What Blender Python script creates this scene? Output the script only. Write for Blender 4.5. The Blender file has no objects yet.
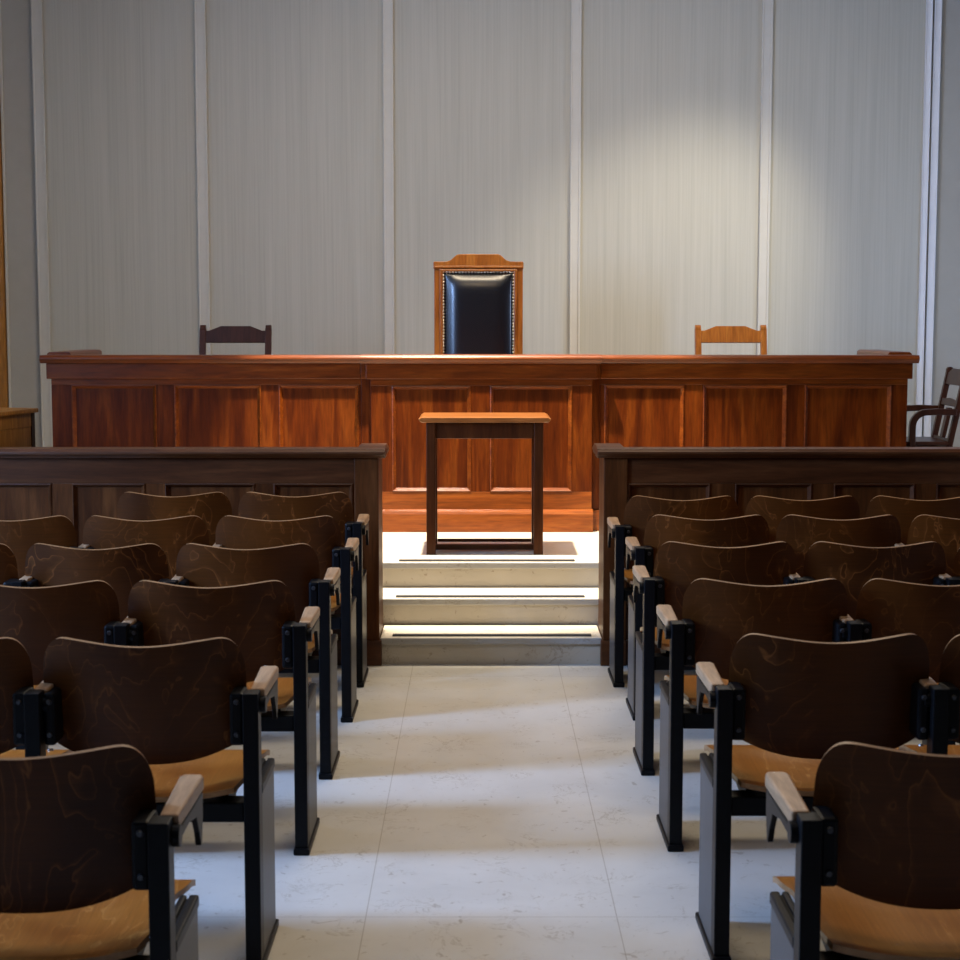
import bpy, bmesh, math, random
from mathutils import Vector, Matrix
random.seed(4)
sc = bpy.context.scene
C = sc.collection
PI = math.pi

# ------------------------------------------------------------------ materials
def new_mat(name):
    m = bpy.data.materials.new(name); m.use_nodes = True
    nt = m.node_tree; nt.nodes.clear()
    out = nt.nodes.new('ShaderNodeOutputMaterial')
    b = nt.nodes.new('ShaderNodeBsdfPrincipled')
    nt.links.new(b.outputs[0], out.inputs[0])
    return m, nt, b

def coords(nt, scale, rand=True):
    tc = nt.nodes.new('ShaderNodeTexCoord'); mp = nt.nodes.new('ShaderNodeMapping')
    mp.inputs['Scale'].default_value = scale
    src = tc.outputs['Object']
    if rand:
        oi = nt.nodes.new('ShaderNodeObjectInfo')
        mu = nt.nodes.new('ShaderNodeMath'); mu.operation = 'MULTIPLY'; mu.inputs[1].default_value = 23.0
        nt.links.new(oi.outputs['Random'], mu.inputs[0])
        va = nt.nodes.new('ShaderNodeVectorMath'); va.operation = 'ADD'
        nt.links.new(src, va.inputs[0]); nt.links.new(mu.outputs[0], va.inputs[1])
        src = va.outputs[0]
    nt.links.new(src, mp.inputs[0])
    return mp.outputs[0]

def ramp(nt, fac, stops, interp='LINEAR'):
    r = nt.nodes.new('ShaderNodeValToRGB'); r.color_ramp.interpolation = interp
    e = r.color_ramp.elements
    while len(e) < len(stops): e.new(0.5)
    for el, (p, c) in zip(e, stops):
        el.position = p; el.color = (c[0], c[1], c[2], 1)
    nt.links.new(fac, r.inputs[0])
    return r.outputs[0]

def noise(nt, vec, scale, detail=4, rough=.55, dist=0.0):
    n = nt.nodes.new('ShaderNodeTexNoise')
    n.inputs['Scale'].default_value = scale; n.inputs['Detail'].default_value = detail
    n.inputs['Roughness'].default_value = rough; n.inputs['Distortion'].default_value = dist
    nt.links.new(vec, n.inputs['Vector'])
    return n.outputs['Fac']

def mixc(nt, fac, a, b, mode='MIX'):
    m = nt.nodes.new('ShaderNodeMix'); m.data_type = 'RGBA'; m.blend_type = mode
    if isinstance(fac, float): m.inputs[0].default_value = fac
    else: nt.links.new(fac, m.inputs[0])
    nt.links.new(a, m.inputs[6]); nt.links.new(b, m.inputs[7])
    return m.outputs[2]

def bump(nt, b, h, strength=.2, dist=.002):
    bp = nt.nodes.new('ShaderNodeBump'); bp.inputs['Strength'].default_value = strength
    bp.inputs['Distance'].default_value = dist
    nt.links.new(h, bp.inputs['Height']); nt.links.new(bp.outputs[0], b.inputs['Normal'])

def wood(name, dark, mid, light, axis='z', rough=.35, fig=1.0, coat=0.0, spec=.3):
    m, nt, b = new_mat(name); b.inputs['Specular IOR Level'].default_value = spec
    s = {'x': (.9, 9, 9), 'y': (9, .9, 9), 'z': (9, 9, .9)}[axis]
    v = coords(nt, s)
    n1 = noise(nt, v, 1.4*fig, 3, .5, 1.2)
    n2 = noise(nt, v, 9, 5, .6, .3)
    c1 = ramp(nt, n1, [(.28, dark), (.5, mid), (.72, light)])
    c2 = ramp(nt, n2, [(.3, (.62, .6, .58)), (.7, (1.12, 1.1, 1.08))])
    col = mixc(nt, 1.0, c1, c2, 'MULTIPLY')
    nt.links.new(col, b.inputs['Base Color'])
    b.inputs['Roughness'].default_value = rough
    b.inputs['Coat Weight'].default_value = coat; b.inputs['Coat Roughness'].default_value = .2
    bump(nt, b, n2, .12, .001)
    return m

def ply(name, dark, mid, line, rough, axis='x', lw=.035):
    """moulded plywood: calm ground with thin pale wandering grain lines"""
    m, nt, b = new_mat(name); b.inputs['Specular IOR Level'].default_value = .16
    s = {'x': (2.3, 1.0, 1.3), 'z': (2.6, 1.0, 1.0), 'y': (3.2, 1.0, 1)}[axis]
    v = coords(nt, s)
    n1 = noise(nt, v, 3.2, 3, .5, .6)
    mu = nt.nodes.new('ShaderNodeMath'); mu.operation = 'MULTIPLY'; mu.inputs[1].default_value = 7.0
    nt.links.new(n1, mu.inputs[0])
    fr = nt.nodes.new('ShaderNodeMath'); fr.operation = 'FRACT'; nt.links.new(mu.outputs[0], fr.inputs[0])
    n3 = noise(nt, v, 1.7, 2, .5)
    ground = ramp(nt, n3, [(.3, dark), (.7, mid)])
    ln = ramp(nt, fr.outputs[0], [(.46, (0, 0, 0)), (.5, (1, 1, 1)), (.5+lw, (.25, .25, .25)), (.72, (0, 0, 0))])
    n4 = noise(nt, v, 1.1, 2, .5)
    gate = ramp(nt, n4, [(.40, (0, 0, 0)), (.60, (.8, .8, .8))])
    fac = mixc(nt, 1.0, ln, gate, 'MULTIPLY')
    rgb = nt.nodes.new('ShaderNodeRGB'); rgb.outputs[0].default_value = (*line, 1)
    col = mixc(nt, fac, ground, rgb.outputs[0])
    v2 = coords(nt, {'x': (2, 8, 60), 'z': (60, 8, 2), 'y': (60, 2, 8)}[axis])
    n2 = noise(nt, v2, 3, 4, .6)
    c2 = ramp(nt, n2, [(.3, (.82, .82, .82)), (.7, (1.1, 1.1, 1.1))])
    col = mixc(nt, 1.0, col, c2, 'MULTIPLY')
    nt.links.new(col, b.inputs['Base Color'])
    b.inputs['Roughness'].default_value = rough
    b.inputs['Coat Weight'].default_value = .0
    return m

def plain(name, col, rough=.5, metal=0.0, var=.12, scale=30, spec=.5):
    m, nt, b = new_mat(name); b.inputs['Specular IOR Level'].default_value = spec
    n = noise(nt, coords(nt, (1, 1, 1)), scale, 4)
    c = ramp(nt, n, [(.3, tuple(x*(1-var) for x in col)), (.7, tuple(min(1, x*(1+var)) for x in col))])
    nt.links.new(c, b.inputs['Base Color'])
    b.inputs['Roughness'].default_value = rough; b.inputs['Metallic'].default_value = metal
    return m

M = {}
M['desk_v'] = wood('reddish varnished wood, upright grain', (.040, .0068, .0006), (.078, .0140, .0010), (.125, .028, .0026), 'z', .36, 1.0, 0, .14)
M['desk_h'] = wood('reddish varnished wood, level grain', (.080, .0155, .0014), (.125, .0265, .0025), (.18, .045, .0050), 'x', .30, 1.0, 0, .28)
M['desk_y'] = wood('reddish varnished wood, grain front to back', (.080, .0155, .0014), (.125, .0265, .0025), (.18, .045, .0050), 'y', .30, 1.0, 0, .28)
M['desk_bounce'] = wood('orange varnished rail wood, level grain', (.13, .030, .0035), (.20, .048, .0060), (.27, .078, .011), 'x', .30, 1.0, 0, .28)  # bench wood brightened: platform bounce light put into low rails and plinths
M['bar_v'] = wood('brown varnished wood, upright grain', (.048, .0145, .0032), (.075, .0235, .0052), (.125, .045, .012), 'z', .42, spec=.14)
M['bar_h'] = wood('brown varnished wood, level grain', (.048, .015, .0045), (.072, .0235, .0070), (.105, .038, .012), 'x', .34, spec=.30)
M['bar_y'] = wood('brown varnished wood, grain front to back', (.048, .015, .0045), (.072, .0235, .0070), (.105, .038, .012), 'y', .34, spec=.30)
M['table_top'] = wood('orange brown table top', (.17, .056, .012), (.24, .085, .020), (.30, .115, .032), 'x', .3, 1, .2)
M['table_leg'] = wood('dark brown table frame', (.030, .0085, .0020), (.045, .0130, .003), (.065, .020, .005), 'z', .4, spec=.15)
M['throne'] = wood('orange varnished chair wood', (.27, .080, .010), (.38, .120, .016), (.48, .17, .026), 'z', .32, 1, .2)
M['chair_wood'] = wood('red brown chair wood', (.15, .050, .018), (.21, .072, .025), (.28, .10, .036), 'x', .35, 1, .15)
M['dark_chair'] = wood('dark brown chair wood', (.030, .0105, .0060), (.044, .0155, .0085), (.062, .022, .012), 'z', .32, 1, 0, .2)  # also carries the dim light on the left bench chair
M['clerk'] = wood('honey brown wood', (.30, .130, .024), (.40, .18, .036), (.50, .235, .055), 'z', .4)
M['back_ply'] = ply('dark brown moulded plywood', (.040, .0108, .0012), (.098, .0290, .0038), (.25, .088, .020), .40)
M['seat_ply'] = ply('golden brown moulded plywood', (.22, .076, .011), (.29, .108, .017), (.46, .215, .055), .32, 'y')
M['ply_edge'] = wood('pale plywood edge', (.23, .115, .045), (.29, .155, .066), (.35, .20, .095), 'x', .35)
M['beech'] = wood('pale beech armrest', (.34, .205, .108), (.40, .25, .138), (.46, .30, .175), 'y', .42)
M['black'] = plain('black painted metal', (.0035, .004, .0052), .40, spec=.13)
M['grey_panel'] = plain('charcoal painted panel', (.046, .047, .050), .42, 0, .06)
M['steel'] = plain('bright steel', (.62, .62, .62), .25, 1.0)
M['leather'] = plain('black leather', (.006, .0065, .009), .26, 0, .2, 90, .8)
M['brass'] = plain('aged brass', (.75, .64, .44), .3, 1.0)
M['strip'] = plain('dark grip strip', (.03, .03, .033), .7)
M['plaster'] = plain('grey olive plaster', (.40, .385, .335), .8, 0, .03, 8)
M['ceil'] = plain('off white plaster', (.34, .33, .30), .9, 0, .03, 6)
M['trim'] = plain('cream painted moulding', (.55, .535, .475), .5, 0, .03, 9)
M['white_trim'] = plain('white painted moulding', (.74, .75, .76), .5, 0, .03, 9)
M['rear'] = wood('dark lining of unseen walls', (.03, .016, .009), (.04, .02, .011), (.05, .026, .014), 'z', .6)  # unseen walls made dark to keep bounce light off the seat backs

def make_wallpanel():
    m, nt, b = new_mat('grey brushed wall panel')
    v = coords(nt, (70, 70, .8), False)
    n = noise(nt, v, 1.0, 5, .65, .2)
    v2 = coords(nt, (14, 14, .35), False)
    n2 = noise(nt, v2, 1.0, 3, .5)
    c = ramp(nt, n, [(.30, (.405, .393, .332)), (.5, (.445, .433, .368)), (.70, (.472, .46, .393))])
    c2 = ramp(nt, n2, [(.3, (.96, .96, .955)), (.7, (1.03, 1.03, 1.03))])
    nt.links.new(mixc(nt, 1.0, c, c2, 'MULTIPLY'), b.inputs['Base Color'])
    b.inputs['Roughness'].default_value = .6
    return m
M['panel_wall'] = make_wallpanel()

def make_marble(name, base, dark, tiles):
    m, nt, b = new_mat(name)
    v = coords(nt, (1, 1, 1), False)
    n = noise(nt, v, 2.2, 4, .6, .5)
    c = ramp(nt, n, [(.3, tuple(x*.9 for x in base)), (.7, tuple(min(1, x*1.06) for x in base))])
    nv = noise(nt, v, 6.5, 6, .66, 1.6)
    vein = ramp(nt, nv, [(.485, (0, 0, 0)), (.5, (1, 1, 1)), (.515, (0, 0, 0))])
    gate = ramp(nt, noise(nt, v, 5.1, 3, .5), [(.50, (0, 0, 0)), (.62, (.7, .7, .7))])
    fac = mixc(nt, 1.0, vein, gate, 'MULTIPLY')
    rgb = nt.nodes.new('ShaderNodeRGB'); rgb.outputs[0].default_value = (*dark, 1)
    col = mixc(nt, fac, c, rgb.outputs[0])
    # scattered darker flecks
    fl = ramp(nt, noise(nt, v, 26, 3, .6, .8), [(.645, (0, 0, 0)), (.71, (.6, .6, .6))])
    col = mixc(nt, fl, col, rgb.outputs[0])
    b.inputs['Roughness'].default_value = .30
    if tiles:
        tc = nt.nodes.new('ShaderNodeTexCoord'); mp = nt.nodes.new('ShaderNodeMapping')
        mp.inputs['Location'].default_value = tiles
        nt.links.new(tc.outputs['Object'], mp.inputs[0])
        br = nt.nodes.new('ShaderNodeTexBrick'); br.offset = 0; br.squash = 1
        br.inputs['Scale'].default_value = 1; br.inputs['Brick Width'].default_value = .678
        br.inputs['Row Height'].default_value = 3.0; br.inputs['Mortar Size'].default_value = .0016
        br.inputs['Mortar Smooth'].default_value = .3
        br.inputs['Color1'].default_value = (1, 1, 1, 1); br.inputs['Color2'].default_value = (.94, .945, .95, 1)
        br.inputs['Mortar'].default_value = (.62, .58, .52, 1)
        nt.links.new(mp.outputs[0], br.inputs[0])
        col = mixc(nt, 1.0, col, br.outputs[0], 'MULTIPLY')
    nt.links.new(col, b.inputs['Base Color'])
    return m
M['floor'] = make_marble('pale marble floor slabs', (.585, .565, .52), (.27, .22, .15), (.303, -1.32, 0))
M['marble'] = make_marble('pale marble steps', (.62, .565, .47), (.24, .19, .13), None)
M['riser'] = make_marble('grey beige marble step face', (.43, .39, .32), (.19, .15, .10), None)  # pale marble darkened: shade on the step faces put into the colour
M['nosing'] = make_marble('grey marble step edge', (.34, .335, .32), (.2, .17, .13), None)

# ------------------------------------------------------------------ mesh helpers
def bm_box(bm, x0, x1, y0, y1, z0, z1, bev=0.0, seg=2):
    r = bmesh.ops.create_cube(bm, size=1.0, matrix=Matrix.Translation(((x0+x1)/2, (y0+y1)/2, (z0+z1)/2)) @ Matrix.Diagonal((abs(x1-x0), abs(y1-y0), abs(z1-z0), 1)))
    if bev > 0:
        es = list({e for v in r['verts'] for e in v.link_edges})
        bmesh.ops.bevel(bm, geom=es, offset=bev, segments=seg, profile=.5, affect='EDGES')

def bm_prism(bm, pts, axis, a, b):
    """extrude the polygon pts (two coords) along axis from a to b"""
    def P(p, t):
        return {'x': (t, p[0], p[1]), 'y': (p[0], t, p[1]), 'z': (p[0], p[1], t)}[axis]
    v0 = [bm.verts.new(P(p, a)) for p in pts]; v1 = [bm.verts.new(P(p, b)) for p in pts]
    bm.faces.new(v0); bm.faces.new(v1[::-1])
    n = len(pts)
    for i in range(n):
        bm.faces.new((v0[i], v1[i], v1[(i+1) % n], v0[(i+1) % n]))

def bm_cyl(bm, p0, p1, r0, r1=None, seg=16):
    r1 = r0 if r1 is None else r1
    d = Vector(p1)-Vector(p0)
    q = Vector((0, 0, 1)).rotation_difference(d).to_matrix().to_4x4()
    bmesh.ops.create_cone(bm, cap_ends=True, segments=seg, radius1=r0, radius2=r1, depth=d.length,
                          matrix=Matrix.Translation((Vector(p0)+Vector(p1))/2) @ q)

def bm_sweep(bm, path, w, h):
    """rectangular bar swept along path points (x fixed width w, h across), path of (x,y,z)"""
    rings = []
    n = len(path)
    for i, p in enumerate(path):
        a = Vector(path[max(0, i-1)]); c = Vector(path[min(n-1, i+1)])
        t = (c-a).normalized()
        s = Vector((1, 0, 0)) if abs(t.x) < .9 else Vector((0, 1, 0))
        u = t.cross(s).normalized(); s = u.cross(t).normalized()
        p = Vector(p)
        rings.append([bm.verts.new(p+s*sx*w/2+u*sy*h/2) for sx, sy in ((-1, -1), (1, -1), (1, 1), (-1, 1))])
    for i in range(n-1):
        for k in range(4):
            bm.faces.new((rings[i][k], rings[i][(k+1) % 4], rings[i+1][(k+1) % 4], rings[i+1][k]))
    bm.faces.new(rings[0][::-1]); bm.faces.new(rings[-1])

def obj(name, bm, mats, parent=None, bev=0.0, smooth=False, loc=None):
    bmesh.ops.recalc_face_normals(bm, faces=bm.faces)
    me = bpy.data.meshes.new(name); bm.to_mesh(me); bm.free()
    for m in (mats if isinstance(mats, (list, tuple)) else [mats]): me.materials.append(m)
    if smooth:
        for p in me.polygons: p.use_smooth = True
    o = bpy.data.objects.new(name, me); C.objects.link(o)
    if parent: o.parent = parent
    if loc: o.location = loc
    if bev:
        md = o.modifiers.new('edges', 'BEVEL'); md.width = bev; md.segments = 2; md.limit_method = 'ANGLE'; md.angle_limit = .7
    return o

def box(name, x0, x1, y0, y1, z0, z1, m, parent=None, bev=.003, **k):
    bm = bmesh.new(); bm_box(bm, x0, x1, y0, y1, z0, z1, bev); return obj(name, bm, m, parent, **k)

def prism(name, pts, axis, a, b, m, parent=None, bev=0.0, **k):
    bm = bmesh.new(); bm_prism(bm, pts, axis, a, b); return obj(name, bm, m, parent, bev, **k)

def thing(name, label, cat, loc=(0, 0, 0), rz=0, group=None):
    o = bpy.data.objects.new(name, None); C.objects.link(o); o.empty_display_size = .1
    o.location = loc; o.rotation_euler = (0, 0, rz); o['label'] = label; o['category'] = cat
    if group: o['group'] = group
    return o

def struct(o, label=None):
    o['kind'] = 'structure'
    if label: o['label'] = label
    return o

def kids(o): return [c for c in bpy.data.objects if c.parent == o]
def copy_tree(o, parent=None):
    c = o.copy(); C.objects.link(c)
    if parent: c.parent = parent
    for ch in kids(o): copy_tree(ch, c)
    return c

# ------------------------------------------------------------------ the setting
XL, XR, YB, YR, ZC = -4.6, 4.6, 12.0, -3.2, 4.7
PZ, DZ = .384, .62            # platform and bench dais heights
struct(box('floor', XL, XR, YR, YB+.2, -.12, 0, M['floor'], bev=0), 'pale marble floor of the aisle')
struct(box('ceiling', XL, XR, YR, YB+.2, ZC, ZC+.15, M['ceil'], bev=0))
bm = bmesh.new()
RY0, RY1, RZ0, RZ1 = 9.0, 10.2, 1.1, 2.6
bm_box(bm, XR, XR+.2, YR, RY0, -.12, ZC); bm_box(bm, XR, XR+.2, RY1, YB+.2, -.12, ZC); bm_box(bm, XR, XR+.2, RY0, RY1, -.12, RZ0); bm_box(bm, XR, XR+.2, RY0, RY1, RZ1, ZC)
struct(obj('wall_right', bm, M['rear']))
bm = bmesh.new()
for y in (RY0+.03, (RY0+RY1)/2, RY1-.03): bm_box(bm, XR+.10, XR+.16, y-.03, y+.03, RZ0, RZ1, .004)
for z in (RZ0+.03, RZ0+1.0, RZ1-.03): bm_box(bm, XR+.10, XR+.16, RY0, RY1, z-.03, z+.03, .004)
struct(obj('window_5', bm, M['white_trim']))
struct(box('wall_rear', XL, XR, YR-.2, YR, -.12, ZC, M['rear'], bev=0))
# back wall with a door opening at its left end
bm = bmesh.new()
bm_box(bm, XL, -4.42, YB, YB+.2, -.12, ZC); bm_box(bm, -4.42, -3.50, YB, YB+.2, 3.3, ZC); bm_box(bm, -3.50, XR, YB, YB+.2, -.12, ZC)
struct(obj('wall_back', bm, M['plaster']), 'grey back wall behind the bench')
bm = bmesh.new(); bm_box(bm, -3.13, 3.23, YB-.012, YB+.01, PZ, ZC-.02)
struct(obj('wall_back_panelling', bm, M['panel_wall']), 'grey brushed panelling on the back wall')
def batten(i, x0, x1, m):
    bm = bmesh.new()
    w = x1-x0
    bm_box(bm, x0, x1, YB-.030, YB, PZ, ZC-.02, .003)
    bm_box(bm, x0+w*.80, x1, YB-.036, YB-.02, PZ, ZC-.02, .002)
    bm_box(bm, x0, x0+w*.14, YB-.036, YB-.02, PZ, ZC-.02, .002)
    o = struct(obj('trim_%d' % i, bm, m))
for i, (x0, x1) in enumerate([(-3.17, -3.091), (-2.013, -1.934), (-.676, -.604), (.661, .735), (2.02, 2.094)]):
    batten(i+1, x0, x1, M['trim'])
batten(6, 3.18, 3.225, M['white_trim']); batten(7, 3.24, 3.29, M['white_trim'])
# timber door at the far left of the back wall; only its casing edge shows
bm = bmesh.new()
bm_box(bm, -3.53, -3.414, YB-.05, YB+.05, PZ, 3.4, .006); bm_box(bm, -4.51, -4.395, YB-.05, YB+.05, PZ, 3.4, .006); bm_box(bm, -4.394, -3.531, YB-.045, YB+.05, 3.28, 3.395, .006)
struct(obj('trim_8', bm, M['clerk']), 'honey brown wooden door casing')
d = struct(box('door_1', -4.40, -3.52, YB+.0, YB+.045, PZ, 3.29, M['clerk']), 'honey brown wooden door')
bm = bmesh.new(); bm_box(bm, -3.64, -3.61, YB-.05, YB, 1.40, 1.43); bm_box(bm, -3.74, -3.61, YB-.06, YB-.04, 1.40, 1.425, .004)
obj('door_handle', bm, M['brass'], d)
struct(box('trim_9', -3.408, -3.39, YB-.02, YB, PZ, ZC-.02, M['trim'], bev=.002))
# left wall with tall windows (out of frame, they light the aisle)
wins = [(2.1, 3.1), (4.3, 5.2), (6.7, 7.7), (9.3, 10.3)]
WZ0, WZ1 = 1.6, 3.9
bm = bmesh.new()
prev = YR-.2
for a, b in wins:
    bm_box(bm, XL-.2, XL, prev, a, -.12, ZC); bm_box(bm, XL-.2, XL, a, b, -.12, WZ0); bm_box(bm, XL-.2, XL, a, b, WZ1, ZC)
    prev = b
bm_box(bm, XL-.2, XL, prev, YB+.2, -.12, ZC)
struct(obj('wall_left', bm, M['plaster']))
gm, gnt, gb = new_mat('clear window glass')
gb.inputs['Base Color'].default_value = (.95, .98, 1, 1); gb.inputs['Transmission Weight'].default_value = 1; gb.inputs['Roughness'].default_value = .0; gb.inputs['IOR'].default_value = 1.02
for i, (a, b) in enumerate(wins):
    bm = bmesh.new()
    for y in (a+.03, (a+b)/2, b-.03): bm_box(bm, XL-.16, XL-.10, y-.03, y+.03, WZ0, WZ1, .004)
    for z in (WZ0+.03, WZ0+1.1, WZ1-.03): bm_box(bm, XL-.16, XL-.10, a, b, z-.03, z+.03, .004)
    struct(obj('window_%d' % (i+1), bm, M['white_trim']))
# raised marble platform around the flight of steps
SX0, SX1 = -.585, .70
bm = bmesh.new()
bm_box(bm, XL, -.585, 7.66, 8.25, 0, PZ); bm_box(bm, .70, XR, 7.66, 8.25, 0, PZ); bm_box(bm, -.585, SX0, 7.88, 8.25, 0, PZ); bm_box(bm, SX1, .70, 7.88, 8.25, 0, PZ); bm_box(bm, XL, XR, 8.25, YB, 0, PZ)
struct(obj('floor_platform', bm, M['marble']), 'raised pale marble platform carrying the bench')
struct(box('floor_dais', -2.36, 2.38, 9.62, YB-.04, PZ, DZ, M['clerk']), 'low wooden dais behind the bench')
struct(box('baseboard_back', 2.55, XR, YB-.05, YB, PZ, PZ+.12, M['white_trim']))

STEP = ['lowest pale marble step, meeting the aisle floor', 'middle pale marble step of the three', 'topmost pale marble step, level with the white platform']
for k in range(3):
    y0 = 7.585+.33*k; z1 = .128*(k+1)
    y1 = 7.9025+.33*k if k < 2 else 8.249
    a0, a1 = (-.455, .577) if k == 0 else (-.584, .699)
    st = thing('marble_step', STEP[k], 'step', (.06, y0, 0), group='marble steps up to the platform')
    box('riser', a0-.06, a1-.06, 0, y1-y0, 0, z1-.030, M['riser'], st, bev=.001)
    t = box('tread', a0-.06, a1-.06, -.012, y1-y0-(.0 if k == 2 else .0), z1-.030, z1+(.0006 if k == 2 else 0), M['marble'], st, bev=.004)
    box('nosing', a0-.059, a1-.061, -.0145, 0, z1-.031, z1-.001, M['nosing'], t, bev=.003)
    box('grip_strip', -.40-.06, (.53, .52, .49)[k]-.06, .020, .058, z1, z1+.007, M['strip'], t, bev=.001)
# riser 3 sits against the platform edge: platform begins at 8.25

# ------------------------------------------------------------------ panelled joinery
def moulding(name, x0, x1, z0, z1, y, depth, w, m, parent):
    """mitred bead around a recessed panel: proud edge falling to the panel face (front faces -y)"""
    prof = [(0, 0), (.0, -.004), (.25*w, -.006), (.45*w, -.001), (.8*w, depth*.6), (w, depth)]
    bm = bmesh.new(); rings = []
    for d, yy in prof:
        rings.append([bm.verts.new((px, y+yy, pz)) for px, pz in ((x0+d, z0+d), (x1-d, z0+d), (x1-d, z1-d), (x0+d, z1-d))])
    rings.append([bm.verts.new((px, y+depth, pz)) for px, pz in ((x0, z0), (x1, z0), (x1, z1), (x0, z1))])
    for i in range(len(rings)):
        r, q = rings[i], rings[(i+1) % len(rings)]
        for k in range(4):
            bm.faces.new((r[k], r[(k+1) % 4], q[(k+1) % 4], q[k]))
    return obj(name, bm, m, parent)

def panel_front(root, xs, x0, x1, z_rail_top, ztop, zbot, zlow, y, th, mv, mh, mw=.022, dep=.016, ml=None):
    """xs: list of panel openings; stiles fill the rest; rails above and below"""
    box('top_rail', x0, x1, y, y+th, ztop, z_rail_top, mh, root, bev=.002)
    box('bottom_rail', x0, x1, y, y+th, zlow, zbot, ml or mh, root, bev=.002)
    edges = [x0]+[e for p in xs for e in p]+[x1]
    for i in range(0, len(edges), 2):
        if edges[i+1]-edges[i] > .005:
            box('stile', edges[i], edges[i+1], y+.0004, y+th, zbot, ztop, mv, root, bev=.002)
    for a, b in xs:
        p = box('panel', a, b, y+dep, y+th, zbot, ztop, mv, root, bev=0)
        moulding('panel_moulding', a, b, zbot, ztop, y+.0005, dep-.0005, mw, mh, p)

def cap_profile(y0, y1, z0, z1):
    """ogee edged board, nose towards y0"""
    h = z1-z0
    return [(y0+.018, z0), (y0+.012, z0+.2*h), (y0+.003, z0+.38*h), (y0, z0+.55*h), (y0+.002, z0+.72*h), (y0+.008, z0+.86*h), (y0+.012, z1), (y1-.008, z1), (y1, z1-.4*h), (y1-.006, z0)]

# --- judges' bench: a projecting centre and two wings
Yc, Yw = 9.44, 9.50
bc = thing('judges_bench', 'projecting centre section of the reddish panelled bench, behind the small table', 'bench', (0.02, Yc, PZ))
def rel(o_root):  # parts are written in world coordinates, then shifted into the thing's frame
    for c in kids(o_root):
        c.location = tuple(Vector(c.location)-Vector(o_root.location)) if c.type == 'MESH' else c.location
panel_front(bc, [(-.493, -.04), (.069, .539)], -.614, .654, 1.262, 1.225, .615, .514, Yc, .05, M['desk_v'], M['desk_h'], ml=M['desk_bounce'])
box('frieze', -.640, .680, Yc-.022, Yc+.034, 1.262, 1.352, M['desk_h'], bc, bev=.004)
prism('plinth', [(Yc-.028, PZ), (Yc-.028, .488), (Yc-.020, .503), (Yc+.0, .514), (Yc+.03, .514), (Yc+.03, PZ)], 'x', -.635, .662, M['desk_bounce'], bc, .002)
for a, b in ((-.672, -.6145), (.6545, .702)):
    box('corner_stile', a, b, Yw, Yw+.05, .503, 1.351, M['desk_v'], bc, bev=.002)
    box('corner_frieze', a, b, Yw-.022, Yw-.0005, 1.262, 1.351, M['desk_h'], bc, bev=.002)
    box('corner_plinth', a, b, Yw-.026, Yw+.05, PZ, .5025, M['desk_bounce'], bc, bev=.002)
prism('cap', cap_profile(Yc-.06, Yc+.14, 1.352, 1.402), 'x', -.672, .702, M['desk_h'], bc, .0015)
box('worktop', -.614, .654, Yc+.052, 10.05, 1.300, 1.330, M['desk_y'], bc)
for x in (-.610, .620): box('side_panel', x, x+.03, Yc+.052, 9.98, PZ+.002, 1.298, M['desk_y'], bc)
rel(bc)

def wing(label, side, x_in, x_out, xs, label2):
    a, b = min(x_in, x_out), max(x_in, x_out)
    w = thing('judges_bench', label, 'bench', ((a+b)/2, Yw, PZ))
    panel_front(w, xs, a, b, 1.262, 1.228, .615, .514, Yw, .05, M['desk_v'], M['desk_h'], ml=M['desk_bounce'])
    fo = .022
    fa, fb = (a-fo, b) if side < 0 else (a, b+fo)
    box('frieze', fa, fb, Yw-.022, Yw+.05, 1.262, 1.352, M['desk_h'], w, bev=.004)
    pa, pb = (a-.02, b) if side < 0 else (a, b+.02)
    prism('plinth', [(Yw-.028, PZ), (Yw-.028, .488), (Yw-.020, .503), (Yw+.0, .514), (Yw+.05, .514), (Yw+.05, PZ)], 'x', pa, pb, M['desk_bounce'], w, .002)
    ca, cb = (a-.05, b) if side < 0 else (a, b+.05)
    prism('cap', cap_profile(Yw-.06, Yw+.11, 1.352, 1.398), 'x', ca, cb, M['desk_h'], w, .0015)
    # return running back along the end of the bench
    o = a if side < 0 else b
    i = o-side*.05
    box('return_panel', min(o, i), max(o, i), Yw+.052, 10.36, PZ+.002, 1.366, M['desk_y'], w)
    oo = o+side*.05; ii = o-side*.09
    prism('return_cap', [(min(oo, ii), 1.367), (min(oo, ii), 1.402), (min(oo, ii)+.012, 1.413), (max(oo, ii)-.012, 1.413), (max(oo, ii), 1.402), (max(oo, ii), 1.367)], 'y', Yw+.111, 10.40, M['desk_y'], w, .0015)
    wa, wb = (a+.052, b) if side < 0 else (a, b-.052)
    box('worktop', wa, wb, Yw+.052, 10.05, 1.300, 1.330, M['desk_h'], w)
    rel(w)
wing('left wing of the reddish panelled bench, dark chair back showing above it', -1, -.673, -2.455, [(-2.34, -1.852), (-1.749, -1.25), (-1.147, -.688)], '')
wing('right wing of the reddish panelled bench, orange chair back showing above it', 1, .703, 2.472, [(.728, 1.187), (1.296, 1.778), (1.881, 2.38)], '')

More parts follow.
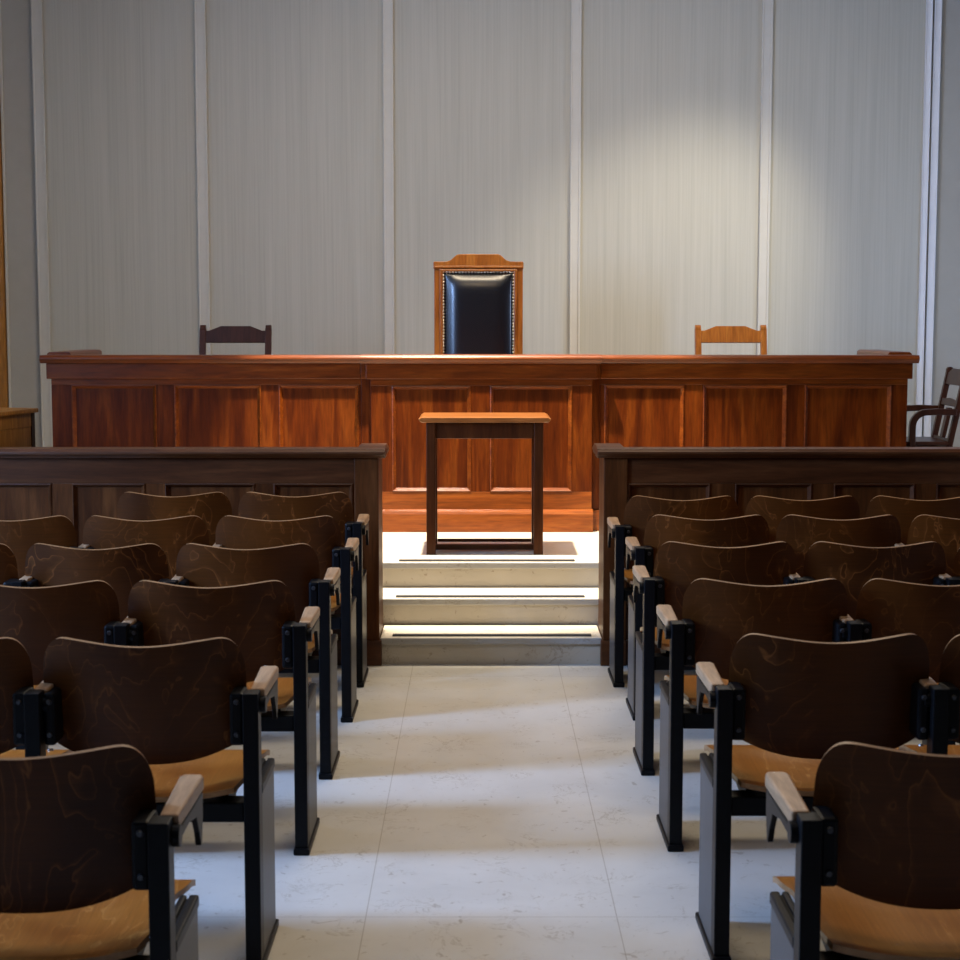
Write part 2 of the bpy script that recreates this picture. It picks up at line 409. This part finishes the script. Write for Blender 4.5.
# --- the two partitions across the hall
Yp = 7.56
def partition(label, side, xi, xpier, xs, xo):
    a, b = min(xpier, xo), max(xpier, xo)
    w = thing('partition', label, 'partition', (xi, Yp, 0))
    panel_front(w, xs, a, b, .970, .850, .27, .12, Yp+.012, .07, M['bar_v'], M['bar_h'], .018, .014)
    pa, pb = min(xi, xpier), max(xi, xpier)
    box('pier', pa, pb, Yp, Yp+.30, .0, .970, M['bar_v'], w, bev=.004)
    bm = bmesh.new()
    e = -side*.012
    qa, qb = (pa, pb+.010) if side < 0 else (pa-.010, pb)
    bm_prism(bm, [(qa, Yp-.012), (qb, Yp-.012), (qb, Yp+.312), (qa, Yp+.312)], 'z', 0, .118)
    obj('pier_plinth', bm, M['bar_h'], w, .004)
    box('plinth', a, b, Yp+.0, Yp+.07, 0, .119, M['bar_h'], w, bev=.004)
    # capping board with ogee nose, turning back over the pier
    ia = xi-side*.032
    ca, cb = min(ia, xo), max(ia, xo)
    prism('cap', cap_profile(Yp-.03, Yp+.115, .970, 1.012), 'x', ca, cb, M['bar_h'], w, .002)
    ra, rb = min(ia, xpier), max(ia, xpier)
    prism('return_cap', [(ra+.006, .970), (ra, .990), (ra+.010, 1.012), (rb-.010, 1.012), (rb, .990), (rb-.006, .970)], 'y', Yp+.116, Yp+.335, M['bar_y'], w, .002)
    for c in kids(w): c.location = -Vector(w.location)
    return w
partition('dark brown panelled partition left of the steps, at the front of the left seating', -1, -.458, -.570,
          [(-4.45, -4.05), (-3.95, -3.55), (-3.44, -3.02), (-2.91, -2.49), (-2.38, -1.968), (-1.872, -1.536), (-1.444, -1.03), (-.943, -.578)], XL+.01)
partition('brown panelled partition right of the steps, at the front of the right seating', 1, .580, .690,
          [(.694, 1.071), (1.186, 1.54), (1.642, 2.014), (2.115, 2.50), (2.61, 3.0), (3.11, 3.5), (3.61, 4.0), (4.1, 4.5)], XR-.01)

# ------------------------------------------------------------------ small table on the platform
tb = thing('side_table', 'small narrow wooden table with dark legs standing on the white platform', 'table', (.035, 8.53, PZ))
TW, TD = .30, .335
prism('tabletop', [(-.325, .690), (-.336, .697), (-.342, .708), (-.325, .717), (.325, .717), (.342, .708), (.336, .697), (.325, .690)], 'y', -.055, TD+.055, M['table_top'], tb, .003)
for sx in (-1, 1):
    for y in (0, TD): box('leg', sx*.279-.024, sx*.279+.024, y-.024, y+.024, 0, .690, M['table_leg'], tb, bev=.004)
    box('side_apron', sx*.279-.012, sx*.279+.012, .025, TD-.025, .605, .689, M['table_leg'], tb)
    box('side_stretcher', sx*.279-.014, sx*.279+.014, .025, TD-.025, .030, .060, M['table_leg'], tb)
for y in (0, TD): box('apron', -.254, .254, y-.012, y+.012, .605, .686, M['table_leg'], tb)
box('foot_rail', -.264, .264, TD*.35-.02, TD*.35+.02, .008, .036, M['table_leg'], tb)
box('rear_rail', -.254, .254, TD-.012, TD+.012, .020, .036, M['table_leg'], tb)

# ------------------------------------------------------------------ judge's high backed chair
jc = thing('judge_chair', 'tall wooden chair with studded black leather back behind the bench centre', 'chair', (.003, 10.70, DZ))
H0 = DZ
def jz(z): return z-H0
for sx in (-1, 1):
    bm = bmesh.new(); bm_box(bm, sx*.262-.024, sx*.262+.024, 0, .06, 0, jz(1.955), .004); bm_box(bm, sx*.240-.010, sx*.240+.010, -.012, .02, .5, jz(1.930), .004)
    obj('back_post', bm, M['throne'], jc)
    box('front_leg', sx*.255-.028, sx*.255+.028, -.50, -.445, 0, .66, M['throne'], jc, bev=.006)
    bm = bmesh.new(); bm_sweep(bm, [(sx*.255, .0, .70), (sx*.255, -.2, .69), (sx*.255, -.42, .685), (sx*.255, -.53, .66)], .055, .035)
    obj('armrest', bm, M['throne'], jc, .006)
    box('side_rail', sx*.255-.015, sx*.255+.015, -.445, 0, .36, .44, M['throne'], jc)
crest = [(-.290, jz(1.925)), (-.290, jz(1.967)), (-.283, jz(1.972)), (-.205, jz(1.972)), (-.180, jz(1.980)), (-.142, jz(2.013)), (-.125, jz(2.020)), (.125, jz(2.020)), (.142, jz(2.013)), (.180, jz(1.980)), (.205, jz(1.972)), (.283, jz(1.972)), (.290, jz(1.967)), (.290, jz(1.925))]
bm = bmesh.new(); bm_prism(bm, crest, 'y', -.008, .066)
cr = obj('crest_rail', bm, M['throne'], jc, .004)
bm = bmesh.new(); bm_box(bm, -.284, .284, -.020, .0, jz(1.930), jz(1.944), .004); bm_box(bm, -.250, .250, -.014, .0, jz(1.908), jz(1.922), .004)
obj('crest_moulding', bm, M['throne'], cr)
box('backboard', -.24, .24, .012, .05, .50, jz(1.926), M['throne'], jc, bev=0)
# padded leather back
bm = bmesh.new(); nx, nz = 24, 40
lx, z0, z1 = .222, .52, jz(1.900)
g = []
for j in range(nz+1):
    row = []
    for i in range(nx+1):
        u = -1+2*i/nx; v = -1+2*j/nz
        dx = (1-abs(u))*lx; dz = (1-abs(v))*(z1-z0)/2
        e = .045
        h = (1-math.exp(-(dx/e)**1.3))*(1-math.exp(-(dz/e)**1.3))
        row.append(bm.verts.new((u*lx, .012-.012-.040*h, (z0+z1)/2+v*(z1-z0)/2)))
    g.append(row)
for j in range(nz):
    for i in range(nx): bm.faces.new((g[j][i], g[j][i+1], g[j+1][i+1], g[j+1][i]))
lea = obj('leather_back', bm, M['leather'], jc, smooth=True)
md = lea.modifiers.new('depth', 'SOLIDIFY'); md.thickness = .012; md.offset = 1
bm = bmesh.new()
def stud(x, z): bmesh.ops.create_uvsphere(bm, u_segments=8, v_segments=5, radius=.0082, matrix=Matrix.Translation((x, -.004, z)) @ Matrix.Diagonal((1, .7, 1, 1)))
nz2 = int((z1-z0)/.0205)
for k in range(nz2+1):
    for sx in (-1, 1): stud(sx*(lx+.003), z1+.003-k*.0205)
for k in range(1, 22): stud(-lx-.003+k*(2*lx+.006)/22, z1+.004)
obj('nailhead_trim', bm, M['brass'], jc, smooth=True)
box('seat_frame', -.24, .24, -.47, .0, .36, .43, M['throne'], jc)
bm = bmesh.new(); bm_box(bm, -.238, .238, -.485, -.002, .432, .50, .025, 3); obj('seat_cushion', bm, M['leather'], jc, smooth=True)

# ------------------------------------------------------------------ wooden armchairs (front faces local -y)
def armchair(label, mat, loc, rz=0, group=None, scale=1.0, lean=.10):
    r = thing('armchair', label, 'chair', loc, rz, group)
    r.scale = (scale,)*3
    W = .233
    def by(z): return .0 if z < .45 else (z-.45)*lean*2
    for sx in (-1, 1):
        bm = bmesh.new()
        bm_sweep(bm, [(sx*(W-.022), by(z)+(.04*(1-z/.45) if z < .45 else 0), z) for z in (0, .2, .45, .6, .75, .88, .922)], .040, .036)
        yt = by(.915); bm_cyl(bm, (sx*(W-.022)-.018, yt+.004, .922), (sx*(W-.022)+.018, yt+.004, .922), .024, seg=14)
        obj('back_post', bm, mat, r, .003)
        # arm and front support bent from one piece
        path = [(sx*W, by(.66)-.01, .665), (sx*(W+.01), -.09, .668), (sx*(W+.015), -.16, .665)]
        for k in range(1, 7):
            t = k/6*PI/2
            path.append((sx*(W+.015), -.16-.09*math.sin(t), .575+.09*math.cos(t)))
        path += [(sx*(W+.010), -.25, .45), (sx*W, -.26, .2), (sx*W, -.28, 0)]
        bm = bmesh.new(); bm_sweep(bm, path, .046, .040)
        obj('arm_and_leg', bm, mat, r, .005)
        box('side_stretcher', sx*(W-.01)-.012, sx*(W-.01)+.012, -.25, .03, .16, .19, mat, r)
        box('seat_rail', sx*(W-.01)-.012, sx*(W-.01)+.012, -.34, -.0, .40, .445, mat, r)
    y = by(.88)
    def rail(name, pts, zc):
        bm = bmesh.new(); bm_prism(bm, pts, 'y', -.012, .012)
        o = obj(name, bm, mat, r, .003)
        o.location = (0, by(zc), zc); o.rotation_euler = (-math.atan(lean*2), 0, 0)
        return o
    w = W-.038
    rail('crest_rail', [(-w, -.050), (-w, .028), (-w+.025, .028), (-.115, .050), (-.095, .058), (.095, .058), (.115, .050), (w-.025, .028), (w, .028), (w, -.050)], .880)
    rail('back_slat', [(-w, -.022), (-w, .022), (-w+.04, .020), (0, .030), (w-.04, .020), (w, .022), (w, -.022)], .715)
    rail('splat', [(-.035, -.10), (-.035, .10), (.035, .10), (.035, -.10)], .585)
    rail('lower_slat', [(-w, -.018), (-w, .018), (w, .018), (w, -.018)], .470)
    bm = bmesh.new(); bm_box(bm, -W+.002, W-.002, -.40, .012, .446, .474, .010, 3); obj('seat', bm, mat, r)
    box('front_rail', -W+.03, W-.03, -.36, -.335, .39, .444, mat, r)
    return r
armchair('wooden chair back with dim light put into its colour, showing above the left wing of the bench', M['dark_chair'], (-1.563, 10.60, DZ), 0, None)  # same wood as the right one; dim light put into a darker colour
armchair('orange brown wooden chair back showing above the right wing of the bench', M['throne'], (1.630, 10.60, DZ), 0, None)
armchair('dark wooden armchair turned sideways against the far right wall', M['dark_chair'], (2.955, 10.50, PZ), -PI/2-.03, None, .965, .10)

# ------------------------------------------------------------------ low desk at the left end of the bench
cd = thing('clerk_desk', 'low honey brown panelled desk left of the bench by the wall', 'desk', (-3.27, 9.90, PZ), math.radians(-13))
def cdbox(n, *a, **k): return box(n, *a, **k)
box('desktop', -.47, .47, -.42, .42, .645, .672, M['clerk'], cd, bev=.006)
for sx in (-1, 1):
    e = box('end_panel', sx*.435-.012, sx*.435+.012, -.36, .36, .06, .56, M['clerk'], cd)
    for y in (-.38, .38): box('corner_post', sx*.43-.022, sx*.43+.022, y-.022, y+.022, 0, .644, M['table_leg'] if y > 0 else M['clerk'], cd)
    box('end_rail', sx*.432-.018, sx*.432+.018, -.358, .358, .56, .644, M['clerk'], cd)
box('modesty_panel', -.42, .42, .372, .388, .06, .643, M['clerk'], cd)
box('front_panel', -.42, .42, -.388, -.372, .06, .643, M['clerk'], cd)

# ------------------------------------------------------------------ tip-up seats
def grid_obj(name, fn, nu, nv, mats, parent, th, smooth=True):
    bm = bmesh.new(); g = []
    for j in range(nv+1):
        g.append([bm.verts.new(fn(-1+2*i/nu, j/nv)) for i in range(nu+1)])
    for j in range(nv):
        for i in range(nu): bm.faces.new((g[j][i], g[j][i+1], g[j+1][i+1], g[j+1][i]))
    o = obj(name, bm, mats, parent, smooth=smooth)
    md = o.modifiers.new('thickness', 'SOLIDIFY'); md.thickness = th; md.offset = 0
    md.material_offset_rim = 1; md.use_even_offset = True
    es = o.modifiers.new('crisp rim', 'EDGE_SPLIT'); es.split_angle = .7
    return o

HW = .253
def warp(u): # denser columns near the ends
    return math.sin(u*PI/2)
def z_top(u):
    a = abs(u); b = min(1, a/.88); z = .804+.021*(.5*(1-math.cos(PI*b))/2+.5*b**1.8)
    c = .74
    if a > c:
        t = (a-c)/(1-c); z -= .085*(1-math.sqrt(max(0, 1-t**2.5)))
    return z
def z_bot(u):
    a = abs(u); z = .500+.065*a**2.6
    if a > .86:
        t = (a-.86)/.14; z += .055*(1-math.sqrt(max(0, 1-t*t)))
    return z
def back_fn(u, t):
    u = warp(u)
    zt, zb = z_top(u), z_bot(u)
    z = zb+(zt-zb)*t
    taper = 1.0-.02*max(0, (z-.66)/.16)
    y = .050*(u*u-.72)-(z-.81)*.13
    return (u*HW*taper, y, z)
def seat_fn(u, t):
    uu = warp(u)
    y = -.105+.45*t
    # rounded rear corners, slightly bowed edges
    hw = .253-.020*(1-t)**3+(.016*min(1, (t-.70)/.12) if t > .70 else 0)
    y -= 0
    ry = .030*abs(uu)**4*(1-t)**2      # rear corners pulled forward
    z = .455-.020*math.exp(-((uu/.75)**4))*math.exp(-(((t-.42)/.36)**4))-.018*max(0, (t-.8)/.2)**2-.012*(1-t)**2*(1-abs(uu)**2)
    return (uu*(hw-.012)+.0115*SEAT_SIDE[0], y+ry, z)
SEAT_SIDE = [1]

def make_seat(side):
    """side +1: standard (post, panel, arm) on the +x side; -1 mirrored"""
    r = thing('auditorium_seat', '', 'seat')
    SEAT_SIDE[0] = side
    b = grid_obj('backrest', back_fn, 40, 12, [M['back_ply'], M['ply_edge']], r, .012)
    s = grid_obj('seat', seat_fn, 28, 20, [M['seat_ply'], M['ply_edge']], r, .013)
    for sx in (-1, 1):
        for yy, zz in ((-.060, .4500), (.285, .4560)):
            bm = bmesh.new(); bm_cyl(bm, (sx*.212+.0115*side, yy, zz), (sx*.212+.0115*side, yy, zz+.0075), .009, .006, 12)
            obj('screw', bm, M['steel'], s)
    bm = bmesh.new()
    bm_box(bm, *((-.2345, .2575) if side > 0 else (-.2575, .2345)), -.070, -.005, .372, .422, .004)
    for sx in (-1, 1): bm_prism(bm, [(-.02, .372), (-.02, .432), (.26, .432), (.26, .418)], 'x', sx*.20-.012, sx*.20+.012)
    obj('seat_beam', bm, M['black'], r)
    x0, x1 = (.2585, .2975)
    def bx(name, a, c, y0, y1, z0, z1, m, par=r, bev=.003):
        a, c = (a, c) if side > 0 else (-c, -a)
        return box(name, a, c, y0, y1, z0, z1, m, par, bev=bev)
    bx('post', x0, x1, -.090, -.036, .018, .699, M['black'])
    p = bx('side_panel', x0+.003, x1-.0005, -.0355, .205, .018, .445, M['grey_panel'])
    bm = bmesh.new()
    for (a, c) in ((x0+.001, x0+.016), (x0+.020, x1+.001)):
        if side < 0: a, c = -c, -a
        bm_box(bm, a, c, -.034, .216, .432, .459, .005)
    a, c = (x0+.004, x1-.003) if side > 0 else (-x1+.003, -x0-.004)
    bm_box(bm, a, c, -.034, .212, .432, .452, .003)
    obj('edge_strip', bm, M['black'], p)
    bm = bmesh.new()
    a, c = (x0-.004, x1+.006) if side > 0 else (-x1-.006, -x0+.004)
    bm_box(bm, a, c, -.102, .222, 0, .020, .004)
    obj('foot_plate', bm, M['black'], r)
    # tapered armrest, wider at the front
    S = side
    bm = bmesh.new()
    pl = [(S*.272, -.042), (S*.307, -.042), (S*.311, .215), (S*.305, .230), (S*.270, .230), (S*.263, .215)]
    bm_prism(bm, pl, 'z', .672, .702)
    ar = obj('armrest', bm, M['beech'], r, .005)
    bm = bmesh.new()
    bx0, bx1 = (S*.297, S*.309)
    bm_prism(bm, [(-.036, .671), (.214, .671), (.214, .625), (.200, .572), (.188, .568), (.172, .600), (.140, .640), (.06, .654), (-.036, .650)], 'x', min(bx0, bx1), max(bx0, bx1))
    cxs = sorted((S*.300, S*.3135))
    bm_cyl(bm, (S*.297, -.046, .664), (S*.312, -.046, .664), .021, seg=18)
    obj('arm_bracket', bm, M['black'], r, .002)
    for sx in (-1, 1):
        bm = bmesh.new(); own = (sx == side); pa, pb = ((.222, .2575) if own else (.206, .2345)); bm_box(bm, min(sx*pa, sx*pb), max(sx*pa, sx*pb), -.060, .026, .562, .694, .008)
        mp = obj('mounting_plate', bm, M['black'], r)
        for z in (.590, .672):
            bm = bmesh.new(); bm_cyl(bm, (sx*(pa+pb)/2, -.066, z), (sx*(pa+pb)/2, -.059, z), .0055, .0075, 12)
            obj('bolt', bm, M['steel'] if 0 else M['black_bolt'], mp)
    return r
M['black_bolt'] = plain('dull bolt head', (.06, .065, .075), .35, .6)

protoL = make_seat(1); protoR = make_seat(-1)
ROWS = ['front row nearest the partition', 'second row', 'third row', 'fourth row', 'fifth row', 'last row nearest the camera']
COLS = ['beside the aisle', 'second from the aisle', 'third from the aisle']
layout = {
    -1: [(-.803, 7.20, 2), (-.804, 6.57, 3), (-.813, 5.75, 3), (-.810, 4.93, 2), (-.833, 4.035, 2), (-.858, 3.00, 1)],
    1: [(.896, 7.20, 3), (.925, 6.60, 3), (.880, 5.80, 3), (.878, 4.965, 2), (.888, 4.085, 2), (.887, 3.02, 1)],
}
used = set()
for side, rows in layout.items():
    proto = protoL if side < 0 else protoR
    for ri, (cx, cy, n) in enumerate(rows):
        for k in range(n):
            if side in used: o = copy_tree(proto)
            else: o = proto; used.add(side)
            o.location = (cx+side*.533*k, cy, 0)
            o.scale = (1, 1, 1 if ri else (1.035 if side < 0 else 1.015))
            if k == n-1:      # the last seat of a row also has a standard on its outer side
                for ch in kids(o):
                    if ch.name.split('.')[0] in ('post', 'side_panel', 'foot_plate', 'armrest', 'arm_bracket'):
                        c2 = copy_tree(ch, o); c2.location.x += side*.533
            blk = 'left' if side < 0 else 'right'
            where = COLS[k] if n > 1 or True else ''
            o['label'] = 'brown plywood tip-up seat, %s block, %s, %s' % (blk, ROWS[ri], where)
            o['category'] = 'seat'
            o['group'] = 'tip-up seats in the %s block' % blk

# ------------------------------------------------------------------ light
def area(name, loc, rot, sx, sy, power, col, spread=PI):
    l = bpy.data.lights.new(name, 'AREA'); l.shape = 'RECTANGLE'; l.size = sx; l.size_y = sy
    l.energy = power; l.color = col; l.spread = spread
    o = bpy.data.objects.new(name, l); C.objects.link(o); o.location = loc; o.rotation_euler = rot
    return o
def spot(name, loc, target, power, col, angle, blend, rad):
    l = bpy.data.lights.new(name, 'SPOT'); l.energy = power; l.color = col
    l.spot_size = math.radians(angle); l.spot_blend = blend; l.shadow_soft_size = rad
    o = bpy.data.objects.new(name, l); C.objects.link(o); o.location = loc
    o.rotation_euler = (Vector(target)-Vector(loc)).to_track_quat('-Z', 'Y').to_euler()
    return o
DAY = (.33, .54, 1.0); WARM = (1.0, .72, .40)
for i, (a, b) in enumerate(wins):
    pw = [45, 730, 80, 8][i]
    area('window_daylight', (XL-.22, (a+b)/2, (WZ0+WZ1)/2), (0, -PI/2, 0), WZ1-WZ0, b-a, pw, DAY)
area('window_daylight', (XR+.22, (RY0+RY1)/2, (RZ0+RZ1)/2), (0, PI/2, 0), RZ1-RZ0, RY1-RY0, 80, (.45, .62, 1.0))
spot('ceiling_spot', (-.35, 8.4, 4.6), (.0, 9.3, .4), 3000, (1, .88, .70), 47, .35, .05)
spot('wall_wash', (2.9, 9.3, 4.4), (1.25, 12, 1.55), 450, (1, .90, .74), 42, .9, .15)
area('ceiling_lamp', (0, 4.2, ZC-.03), (0, 0, 0), .5, 2.5, 48, WARM)
area('ceiling_lamp', (.4, 8.4, ZC-.03), (0, 0, 0), 3.0, .5, 165, (1, .83, .60))

w = bpy.data.worlds.new('sky'); sc.world = w; w.use_nodes = True
nt = w.node_tree
bg = nt.nodes['Background']; bg.inputs[0].default_value = (.55, .70, 1, 1); bg.inputs[1].default_value = .8

# ------------------------------------------------------------------ camera
cam = bpy.data.cameras.new('camera'); co = bpy.data.objects.new('camera', cam); C.objects.link(co)
cam.sensor_width = 36; cam.lens = 1650/960*36
cam.shift_x = 2/960
co.location = (0, 0, 1.61); co.rotation_euler = (PI/2-math.atan(162/1650), 0, 0)
cam.dof.use_dof = True; cam.dof.focus_distance = 9.0; cam.dof.aperture_fstop = 11
sc.camera = co
sc.view_settings.view_transform = 'Standard'; sc.view_settings.look = 'None'
sc.view_settings.exposure = 0.0; sc.view_settings.gamma = 1
